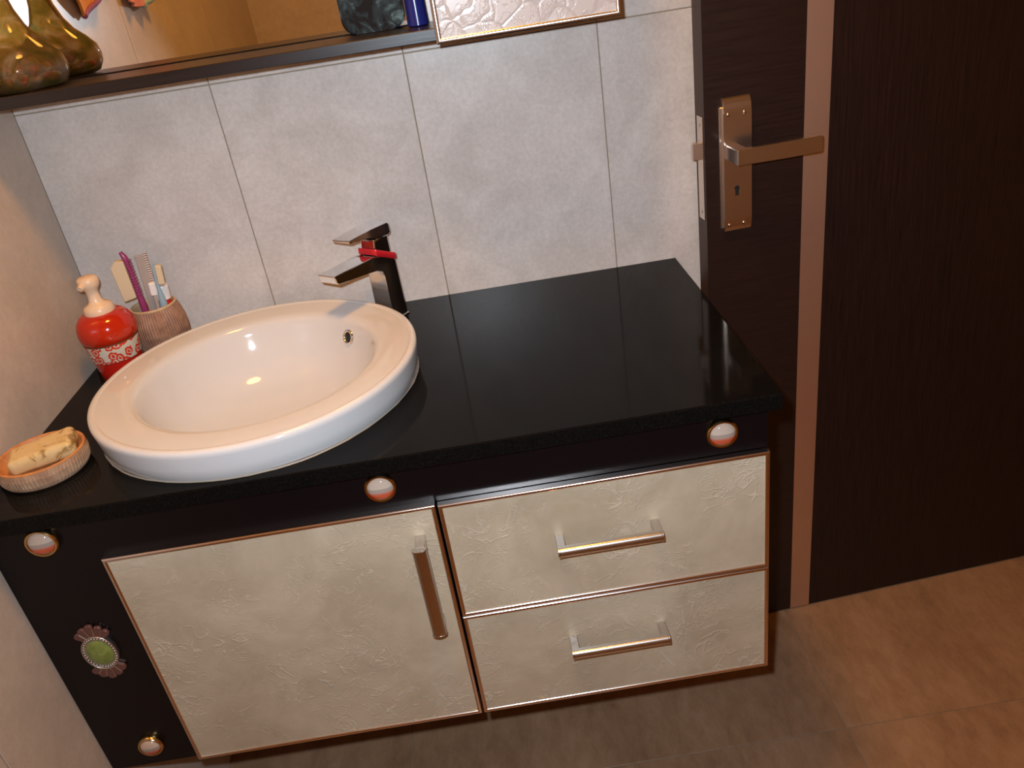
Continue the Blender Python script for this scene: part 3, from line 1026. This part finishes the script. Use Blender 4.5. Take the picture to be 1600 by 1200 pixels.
# ------------------------------------------------------------------ vase with pebbles
VX, VY = 0.0800, -0.0850
vs = tag(empty('glass_vase', (VX, VY, LZ1)), 'bulbous olive and amber glass vase with pebbles on the shelf', 'vase')
vo_ = [(0.0, 0.0006), (0.040, 0.0006), (0.050, 0.004), (0.0575, 0.016), (0.0590, 0.028), (0.0560, 0.041), (0.0460, 0.054), (0.0335, 0.066), (0.0240, 0.082), (0.0175, 0.102), (0.0140, 0.125), (0.0150, 0.150), (0.0200, 0.168)]
vi = [(0.0185, 0.168), (0.0130, 0.150), (0.0120, 0.125), (0.0155, 0.102), (0.0220, 0.083), (0.0312, 0.068), (0.0435, 0.056), (0.0535, 0.042), (0.0562, 0.028), (0.0548, 0.017), (0.048, 0.0065), (0.0, 0.0045)]


def wav(r, z, a, i):
    return r * (1 + 0.035 * math.cos(4 * a) * min(1, max(0, (0.07 - z) / 0.03)))


link('glass', finish(lathe_bm(vo_ + vi, 64, rfun=wav), 60), 'vase_glass', vs)
peb = []
mats = ['pebble_red', 'pebble_white', 'pebble_red', 'pebble_green', 'pebble_white', 'pebble_red', 'pebble_beige']
n = 0
for ring_r, cnt, zz in ((0.040, 13, 0.0125), (0.024, 7, 0.0120), (0.032, 9, 0.0255)):
    for k in range(cnt):
        a = 2 * PI * (k + 0.3 * random.random()) / cnt + ring_r * 40
        sx = random.uniform(0.0062, 0.0082)
        o = link('pebble', finish(sphere_bm((0, 0, 0), sx, sx * random.uniform(.8, 1.0), sx * random.uniform(.6, .8), 10, 7), 60), mats[n % 7], None,
                 (VX + ring_r * math.cos(a), VY + ring_r * math.sin(a), LZ1 + zz))
        o.rotation_euler = (random.uniform(-.3, .3), random.uniform(-.3, .3), random.uniform(0, 3))
        hue = {'pebble_red': 'red', 'pebble_white': 'pinkish white', 'pebble_green': 'pale green', 'pebble_beige': 'beige'}[mats[n % 7]]
        tag(o, 'small %s pebble inside the glass vase' % hue, 'pebble', '%s pebbles in the glass vase' % hue)
        n += 1

big = link('pebble', finish(sphere_bm((0, 0, 0), 0.0125, 0.0085, 0.0095, 16, 10), 60), 'pebble_beige', None, (VX + 0.014, VY - 0.004, LZ1 + 0.0315))
tag(big, 'large smooth beige pebble on top of the small ones in the vase', 'pebble')

# ================================================================== things seen in the mirror only
def towel(name, plane, pts, mat, label, borders):
    """hanging cloth with soft folds; pts outline on the wall plane (u along wall, z)."""
    t = tag(empty(name, (0, 0, 0)), label, 'towel')
    bm = bmesh.new()
    # grid between top edge and lower outline
    (u0, u1, zt_, low) = pts
    nu, nv = 24, 12
    for side in (0, 1):
        for i in range(nu + 1):
            s = i / nu
            u = u0 + (u1 - u0) * s
            zl = low(s)
            for j in range(nv + 1):
                z = zt_ + (zl - zt_) * j / nv
                d = 0.012 + 0.007 * math.sin(s * 14 + 0.6) * (j / nv) + (0.005 if side else 0)
                bm.verts.new((d, u, z) if plane == 'left' else (u, ROOM_Y + d, z))
    bm.verts.ensure_lookup_table()
    N = (nu + 1) * (nv + 1)
    ix = lambda sd_, i, j: bm.verts[sd_ * N + i * (nv + 1) + j]
    for i in range(nu):
        for j in range(nv):
            for sd_ in (0, 1):
                bm.faces.new((ix(sd_, i, j), ix(sd_, i + 1, j), ix(sd_, i + 1, j + 1), ix(sd_, i, j + 1)))
    for i in range(nu):
        for j in (0, nv):
            bm.faces.new((ix(0, i, j), ix(0, i + 1, j), ix(1, i + 1, j), ix(1, i, j)))
    for j in range(nv):
        for i in (0, nu):
            bm.faces.new((ix(0, i, j), ix(0, i, j + 1), ix(1, i, j + 1), ix(1, i, j)))
    link('cloth', finish(bm, 60), mat, t)
    for bmat, f0, f1 in borders:
        bm = bmesh.new()
        P = []
        for i in range(13):
            s = f0 + (f1 - f0) * i / 12
            u = u0 + (u1 - u0) * s
            d = 0.0145 + 0.007 * math.sin(s * 14 + 0.6)
            P.append((d, u, low(s)) if plane == 'left' else (u, ROOM_Y + d, low(s)))
        link('hem', finish(tube_bm(P, 0.006, 8), 60), bmat, t)
    hk = tube_bm([(0.0, (u0 + u1) / 2, zt_ + 0.002), (0.02, (u0 + u1) / 2, zt_ + 0.002), (0.024, (u0 + u1) / 2, zt_ + 0.014)] if plane == 'left' else
                 [((u0 + u1) / 2, ROOM_Y, zt_ + 0.002), ((u0 + u1) / 2, ROOM_Y + 0.02, zt_ + 0.002), ((u0 + u1) / 2, ROOM_Y + 0.024, zt_ + 0.014)], 0.004, 8)
    link('hook', finish(hk, 60), 'chrome_worn', t)
    return t


towel('orange_towel', 'left', (-0.355, -0.60, 0.82, lambda s: 0.512 + (0.06 * (0.22 - s) / 0.22 if s < 0.22 else 0.075 * (s - 0.22) / 0.78)), 'towel_orange',
      'orange towel with a purple hem, reflected at the mirror\'s left', [('towel_purple', 0.25, 1.0)])
towel('pink_towel', 'left', (-0.655, -0.80, 0.82, lambda s: 0.527 - 0.012 * math.sin(s * PI)), 'towel_pink',
      'small pink towel reflected beside the orange towel', [('towel_teal', 0.5, 1.0)])

# dark mottled pouch standing against the mirror at the right end of the shelf
po = tag(empty('toiletry_pouch', (0.569, -0.036, LZ1)), 'dark mottled teal pouch with rounded corners standing against the mirror', 'pouch')
pts = []
hw, hh, rc = 0.0455, 0.13, 0.018
for cx_, cz_, a0 in ((hw - rc, rc + 0.0006, -PI / 2), (hw - rc, hh - rc, 0), (-hw + rc, hh - rc, PI / 2), (-hw + rc, rc + 0.0006, PI)):
    for k in range(7):
        a = a0 + k * PI / 12
        pts.append((cx_ + rc * math.cos(a), cz_ + rc * math.sin(a)))
link('body', finish(prism_bm(pts, -0.009, 0.009, 'y', 0.003, 2), 40), 'clouded', po)
link('zip', finish(tube_bm([(-hw + 0.012, 0, hh + 0.0012), (0, 0, hh + 0.0012), (hw - 0.012, 0, hh + 0.0012)], 0.0018, 8), 50), 'chrome_worn', po)
